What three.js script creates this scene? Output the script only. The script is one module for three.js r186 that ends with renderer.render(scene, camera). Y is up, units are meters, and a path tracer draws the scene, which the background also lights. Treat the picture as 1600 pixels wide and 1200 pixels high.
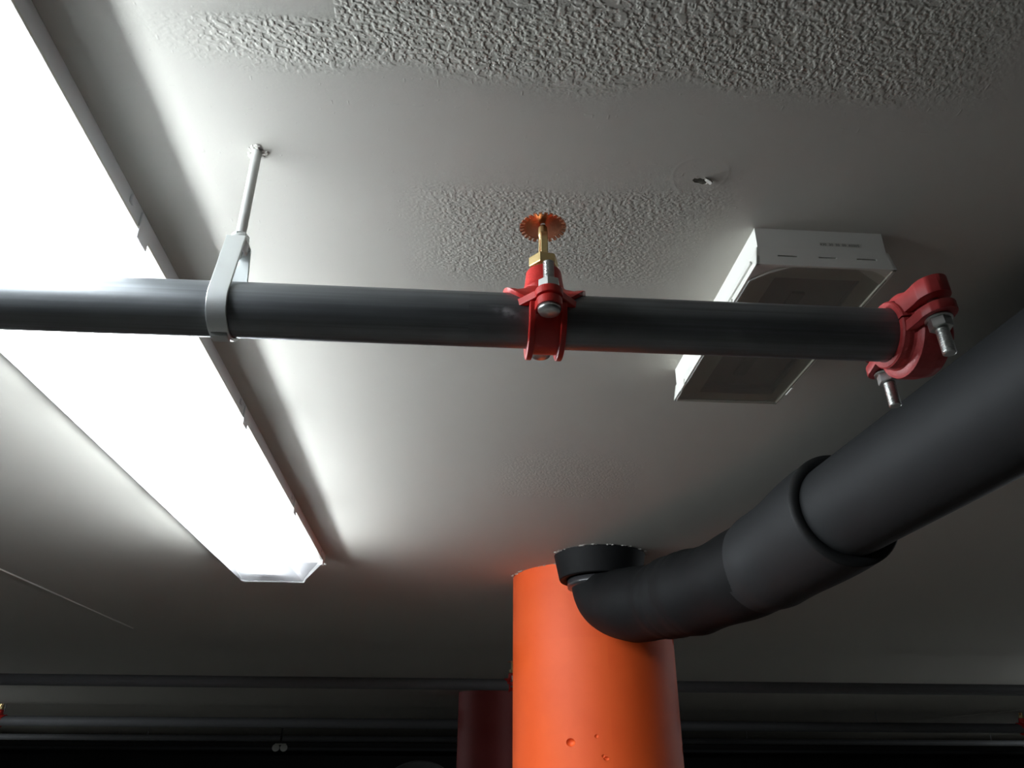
import * as THREE from 'three';
import { RoundedBoxGeometry } from 'three/addons/geometries/RoundedBoxGeometry.js';
import { mergeGeometries, mergeVertices, toCreasedNormals } from 'three/addons/utils/BufferGeometryUtils.js';
import { RectAreaLightUniformsLib } from 'three/addons/lights/RectAreaLightUniformsLib.js';
import { Brush, Evaluator, SUBTRACTION } from 'three-bvh-csg';

// ---------------------------------------------------------------- camera, lamp light, exposure
const scene = new THREE.Scene();
scene.background = new THREE.Color(0, 0, 0);
const EYE = 1.6, CEIL = 2.258;
const camera = new THREE.PerspectiveCamera(2 * Math.atan(600 / 1200) * 180 / Math.PI, 4 / 3, 0.02, 120);
{
  const p = THREE.MathUtils.degToRad(26.5), y = THREE.MathUtils.degToRad(3.8), r = THREE.MathUtils.degToRad(0.25);
  camera.position.set(0, EYE, 0);
  camera.rotation.order = 'YXZ';
  camera.rotation.set(p, -y, r);
}
const renderer = new THREE.WebGLRenderer({ antialias: true });
renderer.toneMapping = THREE.LinearToneMapping;
renderer.toneMappingExposure = 3.6;
renderer.shadowMap.enabled = true;
RectAreaLightUniformsLib.init();
const LAMP_COLOR = new THREE.Color().setRGB(0.93, 0.98, 1.0);
const SIDE_RADIANCE = 56, DOWN_RADIANCE = 24;      // the two tubes of the ceiling lamp, see ceilingLamp()

// ---------------------------------------------------------------- helpers
let seed = 12345;
const rnd = () => ((seed = (seed * 1664525 + 1013904223) >>> 0) / 4294967296);
const names = new Map();
function numbered(n) {
  const k = names.get(n) || 0; names.set(n, k + 1);
  return k ? `${n}_${String(k).padStart(3, '0')}` : n;
}
function part(name, geo, mat, parent) {
  const m = new THREE.Mesh(Array.isArray(geo) ? join(geo) : geo, mat);
  m.name = name; m.castShadow = m.receiveShadow = true;
  parent.add(m); return m;
}
function join(list) {
  const a = list.map(g => {
    const h = g.index ? g.toNonIndexed() : g.clone();
    for (const k of Object.keys(h.attributes)) if (!['position', 'normal', 'uv'].includes(k)) h.deleteAttribute(k);
    if (!h.attributes.normal) h.computeVertexNormals();
    if (!h.attributes.uv) h.setAttribute('uv', new THREE.BufferAttribute(new Float32Array(h.attributes.position.count * 2), 2));
    h.clearGroups(); return h;
  });
  return mergeGeometries(a);
}
function thing(name, label, category, pos = [0, 0, 0], group) {
  const g = new THREE.Group(); g.name = numbered(name); g.position.set(...pos);
  g.userData = { label, category }; if (group) g.userData.group = group;
  scene.add(g); return g;
}
function copy(src, label, pos) {
  const c = src.clone(); c.name = numbered(src.name.replace(/_\d{3}$/, '')); c.position.set(...pos);
  c.userData = { ...src.userData, label }; scene.add(c); return c;
}
const box = (w, h, d, x = 0, y = 0, z = 0, r = 0) => (r ? new RoundedBoxGeometry(w, h, d, 2, r) : new THREE.BoxGeometry(w, h, d)).translate(x, y, z);
const cyl = (r0, r1, h, x = 0, y = 0, z = 0, n = 32, open = false) => new THREE.CylinderGeometry(r1, r0, h, n, 1, open).translate(x, y, z);   // r0 below, r1 above
const lathe = (pts, n = 48) => new THREE.LatheGeometry(pts.map(p => new THREE.Vector2(p[0], p[1])), n);
function extrude(shape, depth, bevel = 0, seg = 12) {
  return new THREE.ExtrudeGeometry(shape, { depth: depth - 2 * bevel, bevelEnabled: bevel > 0, bevelThickness: bevel, bevelSize: bevel, bevelOffset: -bevel, bevelSegments: 2, curveSegments: seg }).translate(0, 0, -depth / 2 + bevel);
}
// a shape drawn in (z, y) and extruded along x
const alongX = g => g.rotateY(-Math.PI / 2);
// swept round body: pts, radius(t, a), closed ends
function sweep(pts, radius, nt = 80, na = 48, caps = true, tension = 0.5) {
  const c = new THREE.CatmullRomCurve3(pts.map(p => new THREE.Vector3(...p)), false, 'centripetal', tension);
  const fr = c.computeFrenetFrames(nt, false), pos = [], uv = [], idx = [], len = c.getLength();
  for (let i = 0; i <= nt; i++) {
    const t = i / nt, P = c.getPointAt(t), N = fr.normals[i], B = fr.binormals[i];
    for (let j = 0; j <= na; j++) {
      const a = j / na * Math.PI * 2, r = radius(t, a);
      const v = P.clone().addScaledVector(N, Math.cos(a) * r).addScaledVector(B, Math.sin(a) * r);
      pos.push(v.x, v.y, v.z); uv.push(a * 0.1, t * len);
    }
  }
  for (let i = 0; i < nt; i++) for (let j = 0; j < na; j++) {
    const a = i * (na + 1) + j, b = a + na + 1;
    idx.push(a, a + 1, b, b, a + 1, b + 1);
  }
  const g = new THREE.BufferGeometry();
  g.setAttribute('position', new THREE.Float32BufferAttribute(pos, 3)); g.setAttribute('uv', new THREE.Float32BufferAttribute(uv, 2));
  g.setIndex(idx); g.computeVertexNormals();
  if (!caps) return g;
  const out = [g];
  for (const [i, s] of [[0, -1], [nt, 1]]) {
    const P = c.getPointAt(i / nt), q = new THREE.Quaternion().setFromUnitVectors(new THREE.Vector3(0, 0, 1), c.getTangentAt(i / nt).multiplyScalar(s));
    out.push(new THREE.CircleGeometry(radius(i / nt, 0), na).applyQuaternion(q).translate(P.x, P.y, P.z));
  }
  return join(out);
}
// value noise
const perm = Array.from({ length: 256 }, () => rnd());
function vnoise(x, y) {
  const xi = Math.floor(x), yi = Math.floor(y), fx = x - xi, fy = y - yi, u = fx * fx * (3 - 2 * fx), v = fy * fy * (3 - 2 * fy);
  const h = (a, b) => perm[((a * 73) ^ (b * 151) ^ ((a * 7 + b * 13) & 255)) & 255];
  return (h(xi, yi) * (1 - u) + h(xi + 1, yi) * u) * (1 - v) + (h(xi, yi + 1) * (1 - u) + h(xi + 1, yi + 1) * u) * v;
}
const fbm = (x, y, o = 4) => { let s = 0, a = 0.5, n = 0; for (let i = 0; i < o; i++) { s += a * vnoise(x, y); n += a; x = x * 2.03 + 17.1; y = y * 2.03 + 9.7; a *= 0.5; } return s / n; };
const smooth = (a, b, x) => { const t = Math.min(1, Math.max(0, (x - a) / (b - a))); return t * t * (3 - 2 * t); };
function dataTex(n, m, fn, srgb = false) {
  const d = new Uint8Array(n * m * 4);
  for (let j = 0; j < m; j++) for (let i = 0; i < n; i++) {
    const c = fn(i, j), k = (j * n + i) * 4;
    d[k] = c[0]; d[k + 1] = c[1]; d[k + 2] = c[2]; d[k + 3] = 255;
  }
  const t = new THREE.DataTexture(d, n, m); t.magFilter = THREE.LinearFilter; t.minFilter = THREE.LinearFilter;
  t.wrapS = t.wrapT = THREE.RepeatWrapping; if (srgb) t.colorSpace = THREE.SRGBColorSpace; t.needsUpdate = true; return t;
}
const lin = (r, g, b) => new THREE.Color().setRGB(r, g, b);
const std = (c, roughness, metalness = 0, extra = {}) => new THREE.MeshStandardMaterial({ color: c, roughness, metalness, ...extra });

// ---------------------------------------------------------------- materials
// trowelled ceiling: relief over x -0.55..1.05, z -2.0..-0.4 (metres), grainy bands as in the photograph
const TX = 1.6, TN = 2048, X0 = -0.55, Z0 = -2.0;
const ceilingRelief = dataTex(TN, TN, (i, j) => {
  const x = X0 + (i + 0.5) / TN * TX, z = Z0 + (j + 0.5) / TN * TX;
  const w = (fbm(x * 9, z * 9, 3) - 0.5) * 0.10;
  // rough band near the top of the picture, and a finer one round the sprinkler
  const topEdge = x < -0.14 ? -0.535 : -0.40;
  let a = smooth(-0.60, -0.545, z + w) * (1 - smooth(topEdge, topEdge + (x < -0.14 ? 0.012 : 0.05), z)) * smooth(-0.36, -0.12, x + w * 2) * (1 - smooth(0.36, 0.62, x + w));
  let b = smooth(-0.99, -0.93, z + w) * (1 - smooth(-0.78, -0.745, z + w * 0.6)) * smooth(-0.13, 0.0, x + w) * (1 - smooth(0.22, 0.36, x + w));
  let c = smooth(-2.25, -2.0, z + w) * (1 - smooth(-1.75, -1.6, z + w)) * smooth(0.0, 0.15, x) * (1 - smooth(0.35, 0.55, x));
  const sx = x * 270, sz = z * 340;
  const ridge = v => smooth(0.42, 0.72, v);
  const coarse = ridge(fbm(sx + 1.2 * fbm(sz * 0.4, sx * 0.4, 2), sz, 2));
  const fine = ridge(fbm(sx * 1.1, sz * 1.1, 2));
  let h = 0.30 + a * 0.42 * coarse + b * 0.20 * fine + c * 0.15 * fine;
  h += 0.030 * fbm(x * 400, z * 400, 2) + 0.035 * (fbm(x * 60, z * 24, 3) - 0.5);
  const speck = vnoise(x * 220 + 71, z * 220 + 13); if (speck > 0.955) h += (speck - 0.955) * 3;
  // ring left in the paint round the drilled hole
  const rr = Math.hypot(x - 0.281, (z + 0.722) * 1.0); h += 0.05 * Math.exp(-Math.pow((rr - 0.034 - 0.0015 * Math.sin(3 * Math.atan2(z + 0.722, x - 0.281))) / 0.0022, 2));
  const v = Math.max(0, Math.min(255, h * 255)); return [v, v, v];
});
ceilingRelief.wrapS = ceilingRelief.wrapT = THREE.ClampToEdgeWrapping;
const CEIL_COLOR = lin(0.48, 0.468, 0.42);
const mCeilNear = std(CEIL_COLOR, 0.75, 0, { bumpMap: ceilingRelief, bumpScale: 0.0016 });
const mCeil = std(CEIL_COLOR, 0.75);
const concreteTex = dataTex(512, 512, (i, j) => { const v = 108 + 60 * (fbm(i / 40, j / 40, 5) - 0.5) + 14 * (fbm(i / 3, j / 3, 2) - 0.5); return [v, v * 0.985, v * 0.95]; }, true);
concreteTex.repeat.set(0.25, 0.25);
const mFloor = std(0xffffff, 0.8, 0, { map: concreteTex });
const mWall = std(lin(0.11, 0.11, 0.11), 0.9);
const mWhiteSteel = std(lin(0.78, 0.79, 0.80), 0.4);
const mWhitePlastic = std(lin(0.72, 0.72, 0.67), 0.5);
const pipeTex = dataTex(1024, 256, (i, j) => {
  const s = fbm(i / 260, j / 3.5, 4), p = fbm(i / 90, j / 40, 3);
  const chalk = 95 * Math.exp(-Math.pow((i - 36) / 11, 2) - Math.pow((j - 246 + (i - 36) * 0.4) / 7, 2)) * smooth(0.3, 0.7, fbm(i / 6, j / 4, 3));   // chalky scuff beside the clamp tee
  const v = 116 + 36 * (s - 0.5) + 26 * (p - 0.5) + chalk; return [v * 0.97, v, v * 1.02];
}, true);
const pipeRough = dataTex(512, 256, (i, j) => { const v = 105 + 60 * (fbm(i / 120, j / 5, 3) - 0.5); return [v, v, v]; });
const mPipe = std(0xffffff, 0.95, 0.45, { map: pipeTex, roughnessMap: pipeRough });
const mPipeFar = std(lin(0.13, 0.133, 0.138), 0.65, 0.1);
const redTex = dataTex(256, 256, (i, j) => { const v = fbm(i / 14, j / 14, 4) - 0.5, s = fbm(i / 3, j / 3, 2) - 0.5; return [198 + 30 * v + 12 * s, 42 + 22 * v + 8 * s, 36 + 20 * v + 8 * s]; }, true);
const redBump = dataTex(256, 256, (i, j) => { const v = 128 + 90 * (fbm(i / 5, j / 5, 3) - 0.5); return [v, v, v]; });
const mRed = std(0xffffff, 0.42, 0, { map: redTex, bumpMap: redBump, bumpScale: 0.0006 });
const dimDustyRedTex = dataTex(256, 256, (i, j) => { const v = fbm(i / 14, j / 14, 4) - 0.5, q = fbm(i / 3, j / 3, 2) - 0.5; return [165 + 34 * v + 14 * q, 52 + 26 * v + 10 * q, 52 + 26 * v + 10 * q]; }, true);  // coupling red: dusty, and its weaker light is put into the colour too
const mDimDustyRed = std(0xffffff, 0.5, 0, { map: dimDustyRedTex, bumpMap: redBump, bumpScale: 0.0006 });
const mZinc = std(lin(0.62, 0.63, 0.62), 0.32, 0.9);
const mGalv = std(lin(0.72, 0.75, 0.74), 0.38, 0.55);
const mBrass = std(lin(0.72, 0.55, 0.26), 0.38, 0.75);
const mCopper = std(lin(0.78, 0.36, 0.22), 0.30, 0.9);
const mGlassBulb = std(lin(0.6, 0.05, 0.04), 0.1);
const foamBump = dataTex(256, 256, (i, j) => { const v = 128 + 80 * (fbm(i / 6, j / 6, 3) - 0.5); return [v, v, v]; });
const phys = (c, roughness, spec, extra = {}) => new THREE.MeshPhysicalMaterial({ color: c, roughness, specularIntensity: spec, ...extra });
const mFoam = phys(lin(0.018, 0.019, 0.020), 0.65, 0.5, { bumpMap: foamBump, bumpScale: 0.0008 });
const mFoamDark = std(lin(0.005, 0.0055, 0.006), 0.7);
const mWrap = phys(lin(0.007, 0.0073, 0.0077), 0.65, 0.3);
const orangeTex = dataTex(512, 512, (i, j) => { const v = fbm(i / 60, j / 60, 4) - 0.5; return [243 + 10 * v, 95 + 12 * v, 34 + 8 * v]; }, true);
const mOrange = std(0xffffff, 0.6, 0, { map: orangeTex });
const mDarkRed = std(lin(0.30, 0.035, 0.03), 0.6);
const mPlaster = std(lin(0.62, 0.60, 0.55), 0.9);
const mDark = std(lin(0.02, 0.02, 0.02), 0.8);

// ---------------------------------------------------------------- room shell
const RX0 = -14, RX1 = 22, RZ0 = -27, RZ1 = 5;
function struct(o) { o.userData.kind = 'structure'; return o; }
{
  const floor = struct(part('floor', box(RX1 - RX0, 0.2, RZ1 - RZ0, (RX0 + RX1) / 2, -0.1, (RZ0 + RZ1) / 2), mFloor, scene));
  const uv = floor.geometry.attributes.uv, ps = floor.geometry.attributes.position;
  for (let i = 0; i < uv.count; i++) uv.setXY(i, ps.getX(i), ps.getZ(i));
  floor.userData.label = 'grey concrete garage floor'; floor.userData.category = 'floor';
  const W = (n, w, d, x, z, l) => { const m = struct(part(n, box(w, CEIL + 0.2, d, x, CEIL / 2, z), mWall, scene)); m.userData.label = l; m.userData.category = 'wall'; };
  W('wall_back', RX1 - RX0, 0.2, (RX0 + RX1) / 2, RZ0 - 0.1, 'dark concrete back wall behind the far pipes');
  W('wall_front', RX1 - RX0, 0.2, (RX0 + RX1) / 2, RZ1 + 0.1, 'dark concrete wall at the near end of the garage');
  W('wall_left', 0.2, RZ1 - RZ0, RX0 - 0.1, (RZ0 + RZ1) / 2, 'dark concrete wall beside the ceiling lamp');
  W('wall_right', 0.2, RZ1 - RZ0, RX1 + 0.1, (RZ0 + RZ1) / 2, 'dark concrete wall beside the black drain pipe');
}
{
  const c = new THREE.Group(); c.name = 'ceiling'; scene.add(c); struct(c);
  c.userData.label = 'grey painted concrete ceiling with trowelled grainy patches'; c.userData.category = 'ceiling';
  const XA = X0, XB = X0 + TX, ZA = Z0, ZB = Z0 + TX;
  // near field: slab with the ragged drilled hole
  const s = new THREE.Shape([[XA, ZA], [XB, ZA], [XB, ZB], [XA, ZB]].map(p => new THREE.Vector2(p[0], -p[1])));
  const hole = new THREE.Path();
  const hp = [[-14, 1], [-9, -3.5], [-2, -4.5], [5, -7], [10, -6], [13, -3], [12, 1.5], [7, 5], [2, 4.5], [-3, 7], [-7, 5], [-12, 6]];
  hp.forEach(([a, b], k) => { const x = 0.2845 + a * 0.00078, z = -0.7305 + b * 0.00085; k ? hole.lineTo(x, -z) : hole.moveTo(x, -z); });
  hole.closePath(); s.holes.push(hole);
  const g = new THREE.ExtrudeGeometry(s, { depth: 0.06, bevelEnabled: false });
  g.rotateX(-Math.PI / 2); g.translate(0, CEIL, 0);
  const uv = g.attributes.uv, ps = g.attributes.position;
  for (let i = 0; i < uv.count; i++) uv.setXY(i, (ps.getX(i) - X0) / TX, (ps.getZ(i) - Z0) / TX);
  part('grainy_plaster', g, mCeilNear, c);
  const slab = (x0, x1, z0, z1, h = 0.24, y = CEIL) => box(x1 - x0, h, z1 - z0, (x0 + x1) / 2, y + h / 2, (z0 + z1) / 2);
  part('plain_plaster', [slab(RX0, XA, RZ0, RZ1), slab(XB, RX1, RZ0, RZ1), slab(XA, XB, RZ0, ZA), slab(XA, XB, ZB, RZ1), slab(XA, XB, ZA, ZB, 0.18, CEIL + 0.06)], mCeil, c);
  // formwork fins: thin ridges left by the joints between shutter boards
  for (const [x, z0, z1] of [[-1.74, -4.4, -1.2], [6.85, -24, -6]]) {
    const sh = new THREE.Shape([new THREE.Vector2(-0.007, 0), new THREE.Vector2(0.007, 0), new THREE.Vector2(0.001, -0.004), new THREE.Vector2(-0.003, -0.0035)]);
    const f = new THREE.ExtrudeGeometry(sh, { depth: z1 - z0, bevelEnabled: false }); f.rotateY(0.012); f.translate(x, CEIL + 0.0005, z0);
    part('joint_ridge', f, mCeil, c);
  }
  // loose plaster flake on the rim of the hole
  const fl = new THREE.Shape([[-6, -1], [-2, -3.5], [3, -6], [6, -8.5], [8.5, -6.5], [9, -2], [6, 1], [1, 3], [-7, 6], [-2, 1.5]].map(p => new THREE.Vector2(p[0] * 0.00075, -p[1] * 0.00075)));
  const fg = new THREE.ExtrudeGeometry(fl, { depth: 0.0018, bevelEnabled: true, bevelSize: 0.0005, bevelThickness: 0.0006, bevelSegments: 1 });
  fg.rotateX(-Math.PI / 2); fg.rotateZ(-0.22); fg.scale(0.8, 1, 0.8); fg.translate(0.2925, CEIL - 0.0020, -0.7270);
  part('plaster_flake', fg, mPlaster, c);
}
// small plaster crumbs along the rim of something that meets the ceiling
function crumbs(parent, cx, cz, r, a0, a1, n, size, mat = mPlaster) {
  const list = [];
  for (let k = 0; k < n; k++) {
    const a = a0 + (a1 - a0) * rnd(), q = r + (rnd() - 0.3) * size, s = size * (0.4 + 0.8 * rnd());
    const g = new THREE.IcosahedronGeometry(s * 0.5, 0); g.scale(0.6 + rnd(), 0.35, 0.6 + rnd()); g.rotateY(rnd() * 6); g.translate(cx + q * Math.sin(a), -s * 0.08, cz + q * Math.cos(a));
    list.push(g);
  }
  const m = part('plaster_crumbs', list, mat, parent); m.userData.kind = 'stuff'; return m;
}

// ---------------------------------------------------------------- columns
const COL = [0.509, -3.008], COLR = 0.301;
{
  const g = thing('column', 'round bright orange painted column with chipped pits', 'column', [COL[0], 0, COL[1]]);
  const ev = new Evaluator(); ev.attributes = ['position', 'normal', 'uv'];
  const body = new THREE.CylinderGeometry(COLR, COLR, CEIL, 128, 1).translate(0, CEIL / 2, 0);
  const uv = body.attributes.uv; for (let i = 0; i < uv.count; i++) uv.setXY(i, uv.getX(i) * 1.9, uv.getY(i) * 2.26);
  let A = new Brush(body, mOrange); A.updateMatrixWorld();
  // pits: azimuth from the column's axis (0 = +z), height, radius
  for (const [a, y, r, sq] of [[-0.45, 1.672, 0.017, 0.8], [-0.165, 1.69, 0.007, 1], [-0.07, 1.625, 0.010, 0.7], [-0.10, 1.632, 0.006, 1], [1.19, 2.02, 0.016, 1.5], [1.22, 1.655, 0.012, 1.4], [0.4, 1.2, 0.012, 1]]) {
    const s = new THREE.SphereGeometry(r, 14, 10); s.scale(1, sq, 1); s.translate(Math.sin(a) * (COLR + r * 0.35), y, Math.cos(a) * (COLR + r * 0.35));
    const B = new Brush(s, mOrange); B.updateMatrixWorld(); A = ev.evaluate(A, B, SUBTRACTION);
  }
  A.geometry.clearGroups();
  part('shaft', A.geometry, mOrange, g);
  const cr = crumbs(g, 0, 0, COLR, -1.9, -0.2, 26, 0.013); cr.position.y = CEIL;
}
{
  const mk = (x, z, label) => {
    const g = thing('column', label, 'column', [x, 0, z]);
    part('shaft', new THREE.CylinderGeometry(0.3, 0.3, CEIL, 64).translate(0, CEIL / 2, 0), mDarkRed, g);
    part('base_collar', lathe([[0.3, 0.0], [0.33, 0.0], [0.33, 0.08], [0.3, 0.1]], 64), mDarkRed, g);
  };
  mk(0.33, -8.2, 'dark red round column standing behind the orange column');
  mk(14.25, -19.6, 'dark red round column far off beyond the black drain pipe');
}

// ---------------------------------------------------------------- ceiling lamp (two tubes under a prismatic lens)
{
  const L = 2.44, ZC = -1.475, xc = -0.605;
  const g = thing('ceiling_lamp', 'lit long white fluorescent ceiling lamp with clear ribbed lens', 'lamp', [xc, CEIL, ZC]);
  g.rotation.y = 0.0183;
  const lipY = -0.030, half = 0.158, botY = -0.105, bhalf = 0.102;
  // pan: closed sheet-steel tray against the ceiling
  part('housing', [box(half * 2 - 0.010, 0.004, L - 0.010, 0, -0.0032, 0), box(0.004, 0.028, L, half - 0.002, -0.0142, 0), box(0.004, 0.028, L, -half + 0.002, -0.0142, 0),
    box(half * 2 - 0.0081, 0.026, 0.004, 0, -0.015, L / 2 - 0.002), box(half * 2 - 0.0081, 0.026, 0.004, 0, -0.015, -L / 2 + 0.002)], mWhiteSteel, g);
  // lens: thin prismatic acrylic, trapezoid section with rounded lower corners
  const prof = [];
  prof.push([half - 0.003, lipY], [half - 0.010, lipY - 0.006]);
  for (let k = 0; k <= 6; k++) { const t = k / 6, a = t * 1.05; prof.push([bhalf + 0.004 - 0.014 + 0.014 * Math.cos(a), botY + 0.012 - 0.012 * Math.sin(a / 1.05 * Math.PI / 2)]); }
  const full = [...prof, ...prof.slice().reverse().map(p => [-p[0], p[1]])];
  const mLens = new THREE.MeshPhysicalMaterial({ color: lin(0.95, 0.97, 1.0), roughness: 0.27, transmission: 0.97, thickness: 0, ior: 1.45, side: THREE.DoubleSide });
  const mLensEnd = mLens.clone(); mLensEnd.roughness = 0.6; mLensEnd.transmission = 0.9;
  const pos = [], idx = [], zl = L / 2 - 0.006, sl = 0.05, nz = 2;
  const zs = [-zl + sl, zl - sl];
  full.forEach(p => { for (const z of zs) pos.push(p[0], p[1], z); });
  for (let i = 0; i < full.length - 1; i++) { const a = i * 2; idx.push(a, a + 1, a + 2, a + 2, a + 1, a + 3); }
  const lg = new THREE.BufferGeometry(); lg.setAttribute('position', new THREE.Float32BufferAttribute(pos, 3)); lg.setIndex(idx); lg.computeVertexNormals();
  part('lens', toCreasedNormals(lg, 0.5), mLens, g);
  // end caps of the lens: slanting ends
  for (const s of [-1, 1]) {
    const p2 = [], i2 = [], steps = 6, inset = k => k / steps;
    full.forEach(p => { const d = (p[1] - lipY) / (botY - lipY); p2.push(p[0], p[1], s * (zl - sl)); p2.push(p[0], p[1], s * (zl - 0.030 * d)); });
    for (let i = 0; i < full.length - 1; i++) { const a = i * 2; i2.push(a, a + 1, a + 2, a + 2, a + 1, a + 3); }
    // closing face as a fan
    const c0 = p2.length / 3; p2.push(0, (lipY + botY) / 2, s * (zl - 0.015));
    for (let i = 0; i < full.length; i++) { const j = (i + 1) % full.length; i2.push(c0, i * 2 + 1, j * 2 + 1); }
    const e = new THREE.BufferGeometry(); e.setAttribute('position', new THREE.Float32BufferAttribute(p2, 3)); e.setIndex(i2); e.computeVertexNormals();
    const m = part('lens_end', toCreasedNormals(e, 0.4), mLensEnd, g); m.userData.label = 'milky clear slanted end of the lens';
  }
  // lip of the lens that hooks over the pan
  for (const s of [-1, 1]) part('lens_lip', box(0.010, 0.004, L - 0.01, s * (half - 0.003), lipY, 0, 0.001), mWhitePlastic, g);
  // tubes
  const TL = 2.12, ty = lipY - 0.052, mTube = new THREE.MeshStandardMaterial({ color: 0xffffff, emissive: LAMP_COLOR, emissiveIntensity: 3, roughness: 0.4 });
  for (const s of [-1, 1]) {
    const t = part('lamp_tube', new THREE.CylinderGeometry(0.0125, 0.0125, TL, 20).rotateX(Math.PI / 2).translate(s * 0.016, ty, 0), mTube, g);
    for (const e of [-1, 1]) {
      part('tube_cap', new THREE.CylinderGeometry(0.013, 0.013, 0.02, 20).rotateX(Math.PI / 2).translate(s * 0.016, ty, e * (TL / 2 + 0.01)), mZinc, t);
      part('tube_holder', box(0.026, 0.08, 0.012, s * 0.016, ty + 0.023, e * (TL / 2 + 0.026), 0.002), mWhitePlastic, g);
    }
    // light of the tube: outward and downward
    const out = new THREE.RectAreaLight(LAMP_COLOR, SIDE_RADIANCE, TL, 0.016);
    out.position.set(s * (0.016 + 0.0135), ty, 0); out.name = 'tube_light';
    out.rotation.set(0, s > 0 ? -Math.PI / 2 : Math.PI / 2, 0); g.add(out);
    const dn = new THREE.RectAreaLight(LAMP_COLOR, DOWN_RADIANCE, 0.022, TL);
    dn.position.set(s * 0.016, ty - 0.0135, 0); dn.rotation.x = -Math.PI / 2; dn.name = 'tube_light'; g.add(dn);
  }
  // spring clips along both edges
  for (const s of [-1, 1]) for (const z of [-2.695 + 0.045, -2.064, -1.459, -0.851]) {
    part('clip', box(0.003, 0.040, 0.034, s * (half + 0.0015), -0.0245, z - ZC, 0.001), mWhiteSteel, g);
    part('clip_catch', box(0.004, 0.012, 0.010, s * (half + 0.002), -0.012, z - ZC + 0.05, 0.001), mWhiteSteel, g);
  }
  part('end_tab', box(0.030, 0.004, 0.012, half - 0.008, lipY - 0.004, -L / 2 + 0.004, 0.001), mWhitePlastic, g);
  // lamps added out of the frame, placed by guess, to light the far bays
  for (const [x, z, l] of [[-6.2, -8.2, 'added lit ceiling lamp out of frame in the next bay beyond the long lamp'], [5.7, -5.2, 'added lit ceiling lamp out of frame in the next bay beyond the black drain pipe'],
    [-9.6, -14.2, 'added lit ceiling lamp out of frame in the last bay beyond the long lamp'], [12.6, -14.2, 'added lit ceiling lamp out of frame in the last bay beyond the black drain pipe']]) copy(g, l, [x, CEIL, z]);
}

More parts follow.
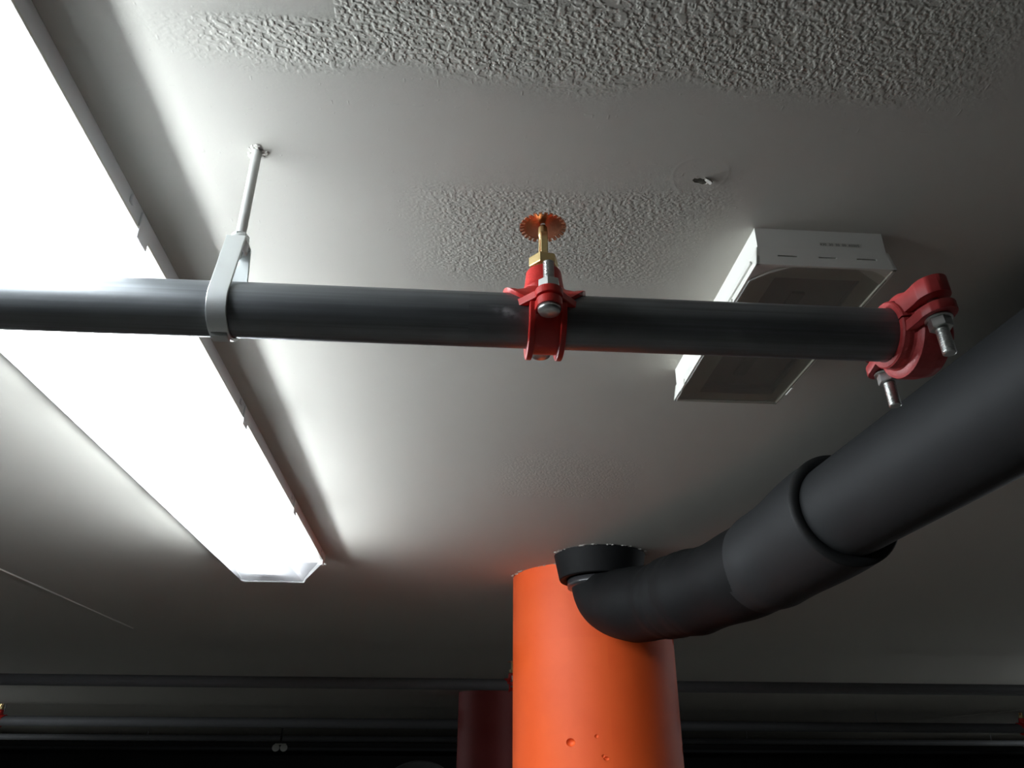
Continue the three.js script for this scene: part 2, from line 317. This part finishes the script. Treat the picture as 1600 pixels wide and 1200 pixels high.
// ---------------------------------------------------------------- emergency light (unlit)
{
  const W = 0.178, L = 0.418, x = 0.473, z = -1.026, D = 0.062;
  const g = thing('emergency_light', 'unlit white boxy emergency light with grey window beside the sprinkler pipe', 'emergency light', [x, CEIL, z]);
  // base tray: walls
  const hb = 0.034;
  part('base', [box(W - 0.008, 0.004, L - 0.008, 0, -0.0033, 0), box(0.003, hb, L, W / 2 - 0.0015, -hb / 2, 0), box(0.003, hb, L, -W / 2 + 0.0015, -hb / 2, 0), box(W - 0.0061, hb, 0.003, 0, -hb / 2, L / 2 - 0.0015), box(W - 0.0061, hb, 0.003, 0, -hb / 2, -L / 2 + 0.0015)], mWhitePlastic, g);
  // cover frame: a slightly wider skirt, flaring downwards, slots in the near end
  const y0 = -hb + 0.001, y1 = -D, w0 = W / 2 + 0.002, w1 = W / 2 + 0.007, l0 = L / 2 + 0.002, l1 = L / 2 + 0.004, th = 0.004;
  const side = s => { const q = new THREE.BufferGeometry(); return q; };
  const quadBox = (a, b, c, d, n) => { // four corners, extruded by n
    const v = [a, b, c, d, ...[a, b, c, d].map(p => p.map((k, i) => k + n[i]))].flat();
    const q = new THREE.BufferGeometry(); q.setAttribute('position', new THREE.Float32BufferAttribute(v, 3));
    q.setIndex([0, 1, 2, 0, 2, 3, 4, 6, 5, 4, 7, 6, 0, 4, 5, 0, 5, 1, 1, 5, 6, 1, 6, 2, 2, 6, 7, 2, 7, 3, 3, 7, 4, 3, 4, 0]);
    const r = q.toNonIndexed(); r.computeVertexNormals(); return r;
  };
  const walls = [];
  for (const s of [-1, 1]) {
    walls.push(quadBox([s * w0, y0, -l0], [s * w0, y0, l0], [s * w1, y1, l1], [s * w1, y1, -l1], [-s * th, 0, 0]));
  }
  walls.push(quadBox([-w0, y0, -l0], [w0, y0, -l0], [w1, y1, -l1], [-w1, y1, -l1], [0, 0, th]));
  // near end, cut with three slots
  const slots = [[-0.063, -0.036], [-0.008, 0.016], [0.043, 0.070]], ys = [-0.0455, -0.0475];
  const at = (u, y) => { const t = (y - y0) / (y1 - y0); return [u * (w0 + (w1 - w0) * t) / w0, y, l0 + (l1 - l0) * t]; };
  const strip = (u0, u1, a, b) => walls.push(quadBox(at(u0, a), at(u0, b), at(u1, b), at(u1, a), [0, 0, -th]));
  strip(-w0, w0, y0, ys[0]); strip(-w0, w0, ys[1], y1);
  let u = -w0; for (const [a, b] of slots) { strip(u, a, ys[0], ys[1]); u = b; } strip(u, w0, ys[0], ys[1]);
  part('cover', walls, mWhitePlastic, g);
  // raised latch ribs on the long sides
  for (const s of [-1, 1]) for (const zz of [0.10, -0.155]) part('latch', box(0.004, 0.012, 0.028, s * (w1 - 0.0005), y1 + 0.003, zz, 0.001), mWhitePlastic, g);
  part('side_rib', box(0.003, 0.004, 0.16, -(w0 + 0.0045), -0.047, 0.115, 0.001), mWhitePlastic, g);
  // window: dished clear plate with arched near end
  const mWin = new THREE.MeshPhysicalMaterial({ color: lin(0.75, 0.74, 0.69), roughness: 0.25, transmission: 0.85, thickness: 0, ior: 1.45, side: THREE.DoubleSide });
  const win = new THREE.Shape(); const a = w1 - 0.004, b = l1 - 0.004;
  win.moveTo(-a, -b); win.lineTo(a, -b); win.lineTo(a, b - 0.020); win.quadraticCurveTo(a * 0.75, b - 0.002, a * 0.45, b); win.lineTo(-a * 0.45, b); win.quadraticCurveTo(-a * 0.75, b - 0.004, -a, b - 0.035); win.closePath();
  part('window', new THREE.ExtrudeGeometry(win, { depth: 0.003, bevelEnabled: true, bevelSize: 0.001, bevelThickness: 0.001, bevelSegments: 2 }).rotateX(Math.PI / 2).scale(1, 1, 1).translate(0, y1 + 0.002, 0), mWin, g);
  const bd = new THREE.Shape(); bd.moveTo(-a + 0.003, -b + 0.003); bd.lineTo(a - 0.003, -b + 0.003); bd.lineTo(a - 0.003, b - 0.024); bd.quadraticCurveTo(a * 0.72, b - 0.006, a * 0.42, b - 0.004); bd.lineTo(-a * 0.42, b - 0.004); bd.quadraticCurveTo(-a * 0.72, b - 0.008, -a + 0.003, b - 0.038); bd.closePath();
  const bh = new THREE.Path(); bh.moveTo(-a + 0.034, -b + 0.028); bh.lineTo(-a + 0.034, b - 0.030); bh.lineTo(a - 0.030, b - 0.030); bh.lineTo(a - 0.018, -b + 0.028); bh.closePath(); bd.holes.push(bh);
  part('added_pale_border', new THREE.ExtrudeGeometry(bd, { depth: 0.002, bevelEnabled: false }).rotateX(Math.PI / 2).translate(0, y1 + 0.0055, 0), std(lin(0.75, 0.73, 0.66), 0.6), g);  // added pale frame, its colour imitates the lighter see-through edge
  for (const s of [-1, 1]) part('window_corner', quadBox([s * a, y1 + 0.002, b], [s * a, y1 + 0.002, b - 0.035], [s * a * 0.45, y1 + 0.002, b], [s * a * 0.7, y1 + 0.002, b], [0, 0.003, 0]), mWhitePlastic, g);
  part('gear_tray', box(W - 0.045, 0.004, L - 0.075, 0.006, -0.040, -0.006, 0.001), std(lin(0.32, 0.30, 0.28), 0.5), g);
  part('led_strip', box(0.02, 0.006, L - 0.16, 0.0, -0.044, -0.005, 0.001), std(lin(0.16, 0.16, 0.15), 0.5), g);
  // printed code on the near end
  const cv = document.createElement('canvas'); cv.width = 512; cv.height = 96; const ct = cv.getContext('2d');
  ct.fillStyle = '#c9c8bf'; ct.fillRect(0, 0, 512, 96); ct.fillStyle = '#2a2926'; ct.font = 'bold 74px monospace'; ct.textBaseline = 'middle'; ct.fillText('430 30 30 00 A0005', 4, 50, 504);
  const tx = new THREE.CanvasTexture(cv); tx.colorSpace = THREE.SRGBColorSpace;
  part('printed_code', new THREE.PlaneGeometry(0.056, 0.0062).translate(0.026, -0.0225, L / 2 + 0.0006), std(0xffffff, 0.45, 0, { map: tx }), g);
}

// ---------------------------------------------------------------- sprinkler pipe and its fittings
const PY = 2.036, PZ = -0.718, PR = 0.03015;
const PIPE_END = 0.497;
{
  const g = thing('sprinkler_pipe', 'dark steel sprinkler pipe hung below the lamp', 'pipe', [0, PY, PZ]);
  const x0 = -6, len = PIPE_END - x0;
  const p = new THREE.CylinderGeometry(PR, PR, len, 64, 1).rotateZ(Math.PI / 2).translate((x0 + PIPE_END) / 2, 0, 0);
  const uv = p.attributes.uv, ps = p.attributes.position;
  for (let i = 0; i < uv.count; i++) { const u = uv.getX(i); uv.setXY(i, ps.getX(i) * 0.9, u); }
  part('tube', p, mPipe, g);
}
// bolt with thread (along y, head or tip below)
function threadGeo(r, y0, y1, pitch = 0.0015) {
  const pts = []; const n = Math.max(2, Math.round((y1 - y0) / pitch));
  for (let k = 0; k < n; k++) { const y = y0 + (y1 - y0) * k / n, h = (y1 - y0) / n; pts.push([r * 0.80, y], [r, y + h * 0.35], [r, y + h * 0.6]); }
  pts.push([r * 0.8, y1], [0, y1]); pts.unshift([0, y0]);
  return toCreasedNormals(lathe(pts, 20), 0.4);
}
const hexNut = (r, h, y) => { const s = new THREE.Shape(); for (let k = 0; k < 6; k++) { const a = k * Math.PI / 3 + 0.3; k ? s.lineTo(r * Math.cos(a), r * Math.sin(a)) : s.moveTo(r * Math.cos(a), r * Math.sin(a)); } s.closePath(); return extrude(s, h, 0.0008).rotateX(-Math.PI / 2).translate(0, y, 0); };
const carriage = (r, h, y) => lathe([[0, y], [r * 0.55, y + h * 0.04], [r * 0.88, y + h * 0.25], [r, y + h * 0.6], [r, y + h], [0, y + h]], 28);

// hanger
{
  const hx = -0.259;
  const g = thing('pipe_hanger', 'pale galvanised loop hanger on a painted rod carrying the sprinkler pipe', 'hanger', [hx, PY, PZ]);
  const topY = 0.088;
  const hull = (r, w, h) => { // outline in (z, y): circle with a pointed shoulder
    const s = []; const d = Math.hypot(w, h), ang = Math.atan2(h, w), al = Math.acos(r / d);
    const a0 = ang - al; // tangent point on the +z side
    s.push([w, h]);
    for (let k = 0; k <= 48; k++) { const a = a0 - (2 * a0 + Math.PI) * k / 48; s.push([r * Math.cos(a), r * Math.sin(a)]); }
    s.push([-w, h]); return s;
  };
  const outer = new THREE.Shape(hull(PR + 0.0036, 0.0135, topY).map(p => new THREE.Vector2(p[0], p[1])));
  outer.holes.push(new THREE.Path(hull(PR + 0.0004, 0.0105, topY - 0.0032).reverse().map(p => new THREE.Vector2(p[0], p[1]))));
  const band = alongX(extrude(outer, 0.021, 0.0006, 24));
  part('band', band, mGalv, g);
  part('band_crease', alongX(extrude(new THREE.Shape([new THREE.Vector2(-0.008, -PR - 0.003), new THREE.Vector2(0.008, -PR - 0.003), new THREE.Vector2(0.006, -PR - 0.0058), new THREE.Vector2(-0.006, -PR - 0.0058)]), 0.017, 0.0006)), mGalv, g);
  part('swivel_nut', [lathe([[0.0062, topY - 0.013], [0.0105, topY - 0.013], [0.0105, topY + 0.004], [0.0085, topY + 0.008], [0.0062, topY + 0.008]], 28)], mGalv, g);
  part('lock_nut', hexNut(0.0098, 0.008, topY + 0.006), mGalv, g);
  const rodTop = CEIL - PY;
  const pts = []; const ym = topY - 0.02;
  pts.push([0, ym], [0.005, ym]);
  for (let k = 0; k <= 80; k++) { const y = ym + 0.001 + (rodTop - ym - 0.001) * k / 80; pts.push([0.0055 + 0.0005 * (fbm(k * 0.35, 3, 2) - 0.5), y]); }
  const rod = lathe(pts, 20);
  part('rod', rod, std(lin(0.60, 0.61, 0.59), 0.55, 0.1), g);
  const cr = crumbs(g, 0, 0, 0.0085, 0, 6.28, 16, 0.006); cr.position.y = rodTop;
}

// mechanical tee + sprinkler head
function makeTee(label, pos, cat = 'pipe fitting') {
  const g = thing('pipe_tee', label, cat, pos, 'clamp tees on the sprinkler pipes');
  // saddle: round patch wrapped over the top of the pipe with a raised rim
  const R = 0.046, na = 56, nr = 14, P = [], I = [];
  const wrap = (x, s, h) => { const a = s / PR; return [x, Math.cos(a) * (PR + h), Math.sin(a) * (PR + h)]; };
  for (const top of [0, 1]) for (let i = 0; i <= nr; i++) for (let j = 0; j <= na; j++) {
    const th = j / na * Math.PI * 2, q = i / nr * R;
    const h = top ? 0.0055 + 0.0045 * smooth(0.028, 0.020, q) - 0.0012 * smooth(0.030, 0.036, q) * (1 - smooth(0.036, 0.041, q)) : 0.0003;
    const v = wrap(q * Math.cos(th), q * Math.sin(th) * 0.98, h); P.push(...v);
  }
  const st = (nr + 1) * (na + 1), id = (t, i, j) => t * st + i * (na + 1) + j;
  for (let i = 0; i < nr; i++) for (let j = 0; j < na; j++) {
    I.push(id(1, i, j), id(1, i, j + 1), id(1, i + 1, j), id(1, i + 1, j), id(1, i, j + 1), id(1, i + 1, j + 1));
    I.push(id(0, i, j), id(0, i + 1, j), id(0, i, j + 1), id(0, i + 1, j), id(0, i + 1, j + 1), id(0, i, j + 1));
  }
  for (let j = 0; j < na; j++) I.push(id(1, nr, j), id(1, nr, j + 1), id(0, nr, j), id(0, nr, j), id(1, nr, j + 1), id(0, nr, j + 1));
  const sg = new THREE.BufferGeometry(); sg.setAttribute('position', new THREE.Float32BufferAttribute(P, 3)); sg.setIndex(I);
  const saddle = toCreasedNormals(sg, 0.6);
  // upper ears and the shoulder between ear and saddle
  const ear = (y, h, r, w) => { const s = new THREE.Shape(); s.absarc(0, 0, r, 0, Math.PI, true); s.lineTo(-w, 0.034); s.lineTo(w, 0.034); s.closePath(); return s; };
  const earGeo = (sgn, y0, y1, r, w) => {
    const s = new THREE.Shape(); const zE = 0.047;
    s.moveTo(-w, 0.024); s.lineTo(-r, zE); s.absarc(0, zE, r, Math.PI, 0, true); s.lineTo(w, 0.024); s.closePath();
    const e = extrude(s, y1 - y0, 0.001, 10).rotateX(Math.PI / 2).translate(0, (y0 + y1) / 2, 0);
    if (sgn < 0) e.rotateY(Math.PI); return e;
  };
  const out = lathe([[0.0135, 0.028], [0.0265, 0.029], [0.0228, 0.040], [0.0212, 0.050], [0.0200, 0.062], [0.0188, 0.064], [0.0135, 0.064]], 40);
  part('saddle', [saddle, out, earGeo(1, 0.001, 0.010, 0.0145, 0.036), earGeo(-1, 0.001, 0.010, 0.0145, 0.036)], mRed, g);
  // strap below
  const arc = (ri, ro, a0, a1) => { const s = new THREE.Shape(); s.absarc(0, 0, ro, a0, a1, false); s.absarc(0, 0, ri, a1, a0, true); s.closePath(); return s; };
  const web = alongX(extrude(arc(PR + 0.0004, PR + 0.006, Math.PI + 0.02, 2 * Math.PI - 0.02), 0.036, 0.0005, 40));
  const ribs = [-1, 1].map(s => alongX(extrude(arc(PR + 0.0004, PR + 0.0125, Math.PI + 0.02, 2 * Math.PI - 0.02), 0.0065, 0.0012, 40)).translate(s * 0.0165, 0, 0));
  part('strap', [web, ...ribs, earGeo(1, -0.011, -0.001, 0.0135, 0.0195), earGeo(-1, -0.011, -0.001, 0.0135, 0.0195)], mRed, g);
  for (const s of [1, -1]) {
    const b = part('bolt', [threadGeo(0.0060, -0.011, 0.046, 0.0021), carriage(0.0122, 0.0085, -0.0192)], mZinc, g); b.position.set(0, 0, s * 0.047);
    const n = part('nut', hexNut(0.0120, 0.0105, 0.0158), mZinc, b);
  }
  return g;
}
function makeSprinkler(label, pos) {
  const g = thing('sprinkler', label, 'sprinkler', pos, 'upright sprinkler heads on the pipes');
  const y0 = 0.060;
  part('thread', threadGeo(0.0125, y0 - 0.006, y0 + 0.006, 0.0014), mBrass, g);
  const s = new THREE.Shape(); for (let k = 0; k < 6; k++) { const a = k * Math.PI / 3 + 0.2; s[k ? 'lineTo' : 'moveTo'](0.0172 * Math.cos(a), 0.0172 * Math.sin(a)); } s.closePath();
  part('wrench_boss', [extrude(s, 0.013, 0.0012).rotateX(-Math.PI / 2).translate(0, y0 + 0.0125, 0), cyl(0.0125, 0.0105, 0.005, 0, y0 + 0.019, 0, 24)], mBrass, g);
  // two arms from the boss up to the apex, in the plane across the pipe
  for (const q of [-1, 1]) {
    const a = new THREE.Shape(); a.moveTo(0.0065, 0.016); a.lineTo(0.0132, 0.016); a.lineTo(0.0140, 0.034); a.quadraticCurveTo(0.0135, 0.050, 0.0035, 0.0565); a.lineTo(0, 0.0565); a.lineTo(0, 0.0500); a.quadraticCurveTo(0.0085, 0.046, 0.0090, 0.034); a.closePath();
    const ag = alongX(extrude(a, 0.0080, 0.0010, 8)).translate(0, y0, 0); if (q < 0) ag.rotateY(Math.PI);
    part('frame_arm', ag, mBrass, g);
  }
  part('apex_boss', lathe([[0, y0 + 0.048], [0.0042, y0 + 0.049], [0.0056, y0 + 0.054], [0.0050, y0 + 0.064], [0.003, y0 + 0.067], [0, y0 + 0.067]], 24), mBrass, g);
  part('glass_bulb', lathe([[0, y0 + 0.018], [0.002, y0 + 0.020], [0.0024, y0 + 0.034], [0.002, y0 + 0.048], [0, y0 + 0.050]], 16), mGlassBulb, g);
  // deflector: toothed dish, rim turned down
  const N = 26, R = 0.0272, sh = new THREE.Shape();
  for (let k = 0; k < N; k++) {
    const a = k / N * 2 * Math.PI, w = 2 * Math.PI / N; const pt = (r, t, f) => f ? sh.moveTo(r * Math.cos(t), r * Math.sin(t)) : sh.lineTo(r * Math.cos(t), r * Math.sin(t));
    pt(R * 0.82, a, k === 0); pt(R * 0.82, a + w * 0.32); pt(R, a + w * 0.38); pt(R, a + w * 0.94); pt(R * 0.82, a + w);
  }
  sh.closePath();
  const teeth = new THREE.Shape(sh.getPoints()); const inner = new THREE.Path(); inner.absarc(0, 0, R * 0.80, 0, Math.PI * 2, true); teeth.holes.push(inner);
  const tg = new THREE.ExtrudeGeometry(teeth, { depth: 0.0018, bevelEnabled: false, curveSegments: 52 }).rotateX(-Math.PI / 2);
  const ps = tg.attributes.position; for (let i = 0; i < ps.count; i++) { const r = Math.hypot(ps.getX(i), ps.getZ(i)); ps.setY(i, ps.getY(i) - 0.0012 * Math.max(0, (r - R * 0.80) / (R * 0.20))); }
  tg.computeVertexNormals();
  const dish = lathe([[0.003, 0.0040], [0.010, 0.0035], [0.019, 0.0018], [R * 0.815, 0.0], [R * 0.815, 0.0014], [0.019, 0.0031], [0.010, 0.0048], [0.003, 0.0053]], 56);
  part('deflector', [tg, dish], mCopper, g).position.y = y0 + 0.0645;
  return g;
}
const tee = makeTee('red clamp tee on the dark pipe under the brass sprinkler', [0.083, PY, PZ]);
tee.rotation.y = 0.0;
const head = makeSprinkler('brass upright sprinkler with toothed copper deflector on the red clamp tee', [0.083, PY + 0.004, PZ]);

// grooved coupling at the end of the pipe
{
  const cx = 0.494;
  const g = thing('pipe_coupling', 'red bolted grooved coupling capping the end of the dark pipe', 'pipe coupling', [cx, PY, PZ]);
  g.rotation.x = -0.05;
  const half = (sgn) => {
    // lathe about x: keys at both rims, hollow belly
    const pr = [[PR + 0.0006, -0.0265], [0.0362, -0.0265], [0.0378, -0.0250], [0.0385, -0.0200], [0.0382, -0.0150], [0.0400, -0.0125], [0.0455, -0.0112], [0.0482, -0.0095], [0.0490, -0.0065], [0.0488, 0.0080], [0.0470, 0.0170], [0.0460, 0.0225], [0.0440, 0.0240], [PR + 0.0006, 0.0240], [PR + 0.0006, -0.0265]];
    const l = new THREE.LatheGeometry(pr.map(p => new THREE.Vector2(p[0], p[1])), 40, sgn > 0 ? 0.03 : Math.PI + 0.03, Math.PI - 0.06);
    l.rotateZ(-Math.PI / 2);               // axis y -> x, the half lies above or below after a turn about x
    return toCreasedNormals(l, 0.5);
  };
  // the lathe starts at +z; turned so that one half covers y > 0
  const top = half(1), bot = half(-1);
  for (const l of [top, bot]) l.rotateX(0);
  const bb = new THREE.Box3().setFromBufferAttribute(top.attributes.position);
  if (bb.max.y - Math.abs(bb.min.y) < 0 && bb.min.y < -0.03) { top.rotateX(Math.PI); bot.rotateX(Math.PI); }
  else if (bb.max.z > 0.03 && bb.min.y < -0.03) { top.rotateX(-Math.PI / 2); bot.rotateX(-Math.PI / 2); }
  const pad = (sz, y0, y1, r, w, slope) => {
    const s = new THREE.Shape(), zE = 0.056;
    s.moveTo(-w, 0.030); s.lineTo(-r, zE - 0.004); s.absarc(0, zE, r, Math.PI, 0, true); s.lineTo(w, 0.030); s.closePath();
    const hole = new THREE.Path(); hole.absarc(0, zE, 0.0062, 0, Math.PI * 2, true); s.holes.push(hole);
    const e = extrude(s, y1 - y0, 0.0014, 12).rotateX(Math.PI / 2).translate(0, (y0 + y1) / 2, 0);
    if (sz < 0) e.rotateY(Math.PI);
    const ps = e.attributes.position; for (let i = 0; i < ps.count; i++) ps.setY(i, ps.getY(i) + slope * ps.getX(i));
    e.computeVertexNormals(); return toCreasedNormals(e, 0.6);
  };
  // web that carries each pad: a wedge from the belly to the pad
  const web = (sz, sy, slope) => {
    const s = new THREE.Shape(); s.moveTo(0.030, sy * 0.030); s.lineTo(0.040, sy * 0.036); s.quadraticCurveTo(0.047, sy * 0.024, 0.066, sy * 0.020); s.lineTo(0.066, sy * 0.013); s.lineTo(0.030, sy * 0.008); s.closePath();
    const e = alongX(extrude(s, 0.008, 0.0008, 8)); const a = [];
    for (const x of [-0.018, 0.018]) { const q = e.clone().translate(x, 0, 0); if (sz < 0) q.scale(1, 1, -1); a.push(q); }
    return a;
  };
  const fix = l => l.map(q => { const n = q.index ? q.toNonIndexed() : q; n.computeVertexNormals(); return n; });
  part('upper_half', [top, pad(1, 0.009, 0.031, 0.0195, 0.024, 0.16), pad(-1, 0.009, 0.031, 0.0195, 0.024, 0.16)], mDimDustyRed, g);
  part('lower_half', [bot, pad(1, -0.013, -0.001, 0.0205, 0.025, 0.16), pad(-1, -0.013, -0.001, 0.0205, 0.025, 0.16)], mDimDustyRed, g);
  for (const s of [1, -1]) {
    const b = part('bolt', [threadGeo(0.0068, -0.058, -0.012, 0.0025), cyl(0.0060, 0.0060, 0.05, 0, 0.005, 0, 20), carriage(0.0135, 0.008, 0).rotateX(Math.PI).translate(0, 0.033, 0)], mZinc, g);
    b.position.set(0, s > 0 ? 0 : -0.002, s * 0.056);
    part('nut', [hexNut(0.0118, 0.0115, -0.0215), lathe([[0.0065, -0.0165], [0.0138, -0.0165], [0.0138, -0.0143], [0.0065, -0.0143]], 28)], mZinc, b);
  }
  part('end_cap', lathe([[PR, 0.0], [PR, 0.024], [0.0285, 0.031], [0.022, 0.036], [0.010, 0.039], [0, 0.0395]], 40).rotateZ(-Math.PI / 2).translate(0.004, 0, 0), mDimDustyRed, g);
}

// ---------------------------------------------------------------- black insulated drain pipe
{
  const g = thing('drain_pipe', 'black foam-insulated drain pipe bending from the ceiling over the orange column', 'pipe', [0, 0, 0]);
  const d = new THREE.Vector3(0.083, 0.036, 0.996).normalize(), B = new THREE.Vector3(0.797, 2.085, -1.5);
  const p0 = B.clone().addScaledVector(d, -0.35), p1 = B.clone().addScaledVector(d, 2.0);
  part('insulated_run', sweep([p0, p0.clone().lerp(p1, 0.33), p0.clone().lerp(p1, 0.66), p1].map(v => [v.x, v.y, v.z]), (t, a) => 0.1 + 0.0006 * Math.sin(a * 3 + t * 9), 60, 72), mFoam, g);
  // collar: sleeve of foam over the fitting, open at its near rim
  const c0 = B.clone().addScaledVector(d, -0.005);
  const path = [[0.7975, 2.0845, -1.505], [0.790, 2.080, -1.60], [0.778, 2.070, -1.70], [0.758, 2.058, -1.80], [0.735, 2.046, -1.88]];
  part('collar', sweep(path, (t, a) => 0.121 + 0.003 * Math.sin(t * 7) + 0.0012 * Math.sin(2 * a + 1) - 0.012 * smooth(0.8, 1, t), 48, 72, false), mFoam, g);
  const rim = lathe([[0.098, 0], [0.098, 0.006], [0.112, 0.010], [0.1215, 0.004], [0.1215, -0.002]], 72);
  rim.applyQuaternion(new THREE.Quaternion().setFromUnitVectors(new THREE.Vector3(0, 1, 0), d)); rim.translate(c0.x, c0.y, c0.z);
  part('collar_rim', rim, mFoamDark, g);
  // wrapped bend
  const bend = [[0.749, 2.053, -1.83], [0.722, 2.044, -1.93], [0.690, 2.040, -2.04], [0.648, 2.043, -2.18], [0.600, 2.050, -2.33], [0.552, 2.064, -2.46], [0.518, 2.088, -2.555], [0.497, 2.125, -2.61], [0.488, 2.175, -2.632], [0.486, 2.235, -2.635]];
  const wr = (t, a) => 0.112 + 0.003 * Math.sin(t * 21) * smooth(0, 0.2, t) * (1 - smooth(0.7, 0.9, t)) + 0.0035 * Math.exp(-Math.pow((t - 0.34) / 0.03, 2)) - 0.006 * Math.exp(-Math.pow((t - 0.43) / 0.02, 2)) * (0.6 + 0.4 * Math.sin(a)) + 0.004 * Math.exp(-Math.pow((t - 0.50) / 0.025, 2)) + 0.0022 * (fbm(t * 16, a * 1.3, 2) - 0.5) - 0.004 * smooth(0.7, 1, t);
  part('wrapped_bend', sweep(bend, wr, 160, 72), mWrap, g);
  // tape lap near the middle of the bend and the strap buckle on the collar
  part('lap_flap', sweep([[0.655, 2.043, -2.155], [0.640, 2.0445, -2.205], [0.626, 2.0465, -2.25]], (t, a) => 0.1155 + 0.002 * Math.sin(3 * a) + 0.001 * Math.sin(9 * t), 16, 64, false), mWrap, g);
  // glossy pipe hub just below the sleeve
  part('pipe_hub', lathe([[0.100, -0.112], [0.1165, -0.110], [0.1175, -0.100], [0.1165, -0.082], [0.105, -0.080]], 64).translate(0.486, CEIL, -2.634), phys(lin(0.03, 0.03, 0.032), 0.3, 1), g);
  // ceiling sleeve
  const SX = 0.482, SZ = -2.632;
  const sl = lathe([[0.112, 0.002], [0.112, -0.080], [0.1385, -0.0855], [0.141, -0.080], [0.157, 0.0]], 72); sl.translate(SX, CEIL, SZ);
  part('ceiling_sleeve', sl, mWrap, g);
  const cr = crumbs(g, SX, SZ, 0.158, -1.4, 1.5, 34, 0.011); cr.position.y = CEIL;
}

// ---------------------------------------------------------------- far pipes under the ceiling
function farPipe(label, y, z, r, turn = 0) {
  const g = thing('sprinkler_pipe', label, 'pipe', [4, y, z]); g.rotation.y = turn;
  part('tube', new THREE.CylinderGeometry(r, r, 35.6, 32).rotateZ(Math.PI / 2), mPipeFar, g);
  for (const x of [-16, -12.6, -9.4, -3.2, 1.4, 6.1, 9.3, 12.5, 16]) part('hanger_rod', new THREE.CylinderGeometry(0.005, 0.005, CEIL - y - r + 0.002, 10).translate(x, (CEIL - y + r) / 2, 0), mPipeFar, g);
  return g;
}
farPipe('dark steel pipe crossing behind the orange column, first beyond it', 2.036, -4.86, 0.032, 0.000);
farPipe('thick dark pipe crossing the ceiling second beyond the orange column', 2.07, -10.4, 0.057);
farPipe('slim dark pipe crossing the ceiling third beyond the orange column', 2.036, -15.3, 0.05);
farPipe('thin dark pipe crossing just before the back wall', 2.02, -23.5, 0.05);
const sub = 'far ';
for (const [x, y, z, l1, l2] of [
  [0.33, 2.036, -4.86, 'dark clamp tee on the pipe beside the orange column edge', 'small sprinkler on the pipe beside the orange column edge'],
  [-5.45, 2.07, -10.4, 'small clamp tee on the thick far pipe beyond the lamp end', 'tiny sprinkler on the thick far pipe beyond the lamp end'],
  [7.35, 2.07, -10.4, 'small clamp tee on the thick far pipe beside the distant red column', 'tiny sprinkler on the thick far pipe beside the distant red column'],
]) {
  const k = z < -6 ? 1.9 : 1;
  copy(tee, l1, [x, y, z]).scale.setScalar(k); copy(head, l2, [x, y + 0.004, z]).scale.setScalar(k);
}
// twin-spot emergency unit far off
{
  const g = thing('twin_spot_light', 'tiny white twin-head spotlight hanging far off below the ceiling', 'spotlight', [-2.65, CEIL, -13.2]);
  part('stem', box(0.03, 0.36, 0.03, 0, -0.18, 0, 0.004), mDark, g);
  part('bracket', box(0.16, 0.02, 0.05, 0, -0.36, 0, 0.004), mWhitePlastic, g);
  for (const s of [-1, 1]) part('lamp_head', lathe([[0, 0], [0.04, 0.005], [0.052, 0.05], [0.054, 0.075], [0, 0.07]], 24).rotateX(Math.PI / 2).translate(s * 0.06, -0.41, -0.03), mWhitePlastic, g);
}
// round mirror with a grey rim on the far red column
{
  const g = thing('convex_mirror', 'dark round convex mirror with a grey rim beside the far red column', 'mirror', [-0.30, 1.235, -7.75]);
  part('rim', lathe([[0.31, -0.03], [0.40, -0.03], [0.415, 0.0], [0.40, 0.03], [0.31, 0.012]], 64).rotateX(Math.PI / 2), std(lin(0.10, 0.11, 0.11), 0.6), g);
  part('mirror_face', new THREE.SphereGeometry(0.8, 48, 12, 0, Math.PI * 2, 0, 0.405).translate(0, -0.735, 0).rotateX(Math.PI / 2), std(lin(0.5, 0.5, 0.5), 0.08, 1), g);
  part('bracket', box(0.6, 0.05, 0.05, 0.32, 0, -0.12, 0.004), mDark, g);
  part('back_plate', cyl(0.3, 0.3, 0.02, 0, 0, 0, 48).rotateX(Math.PI / 2).translate(0, 0, -0.06), mDark, g);
  part('mount', box(0.06, 0.06, 0.08, 0, 0, -0.09), mDark, g);
}

renderer.render(scene, camera);
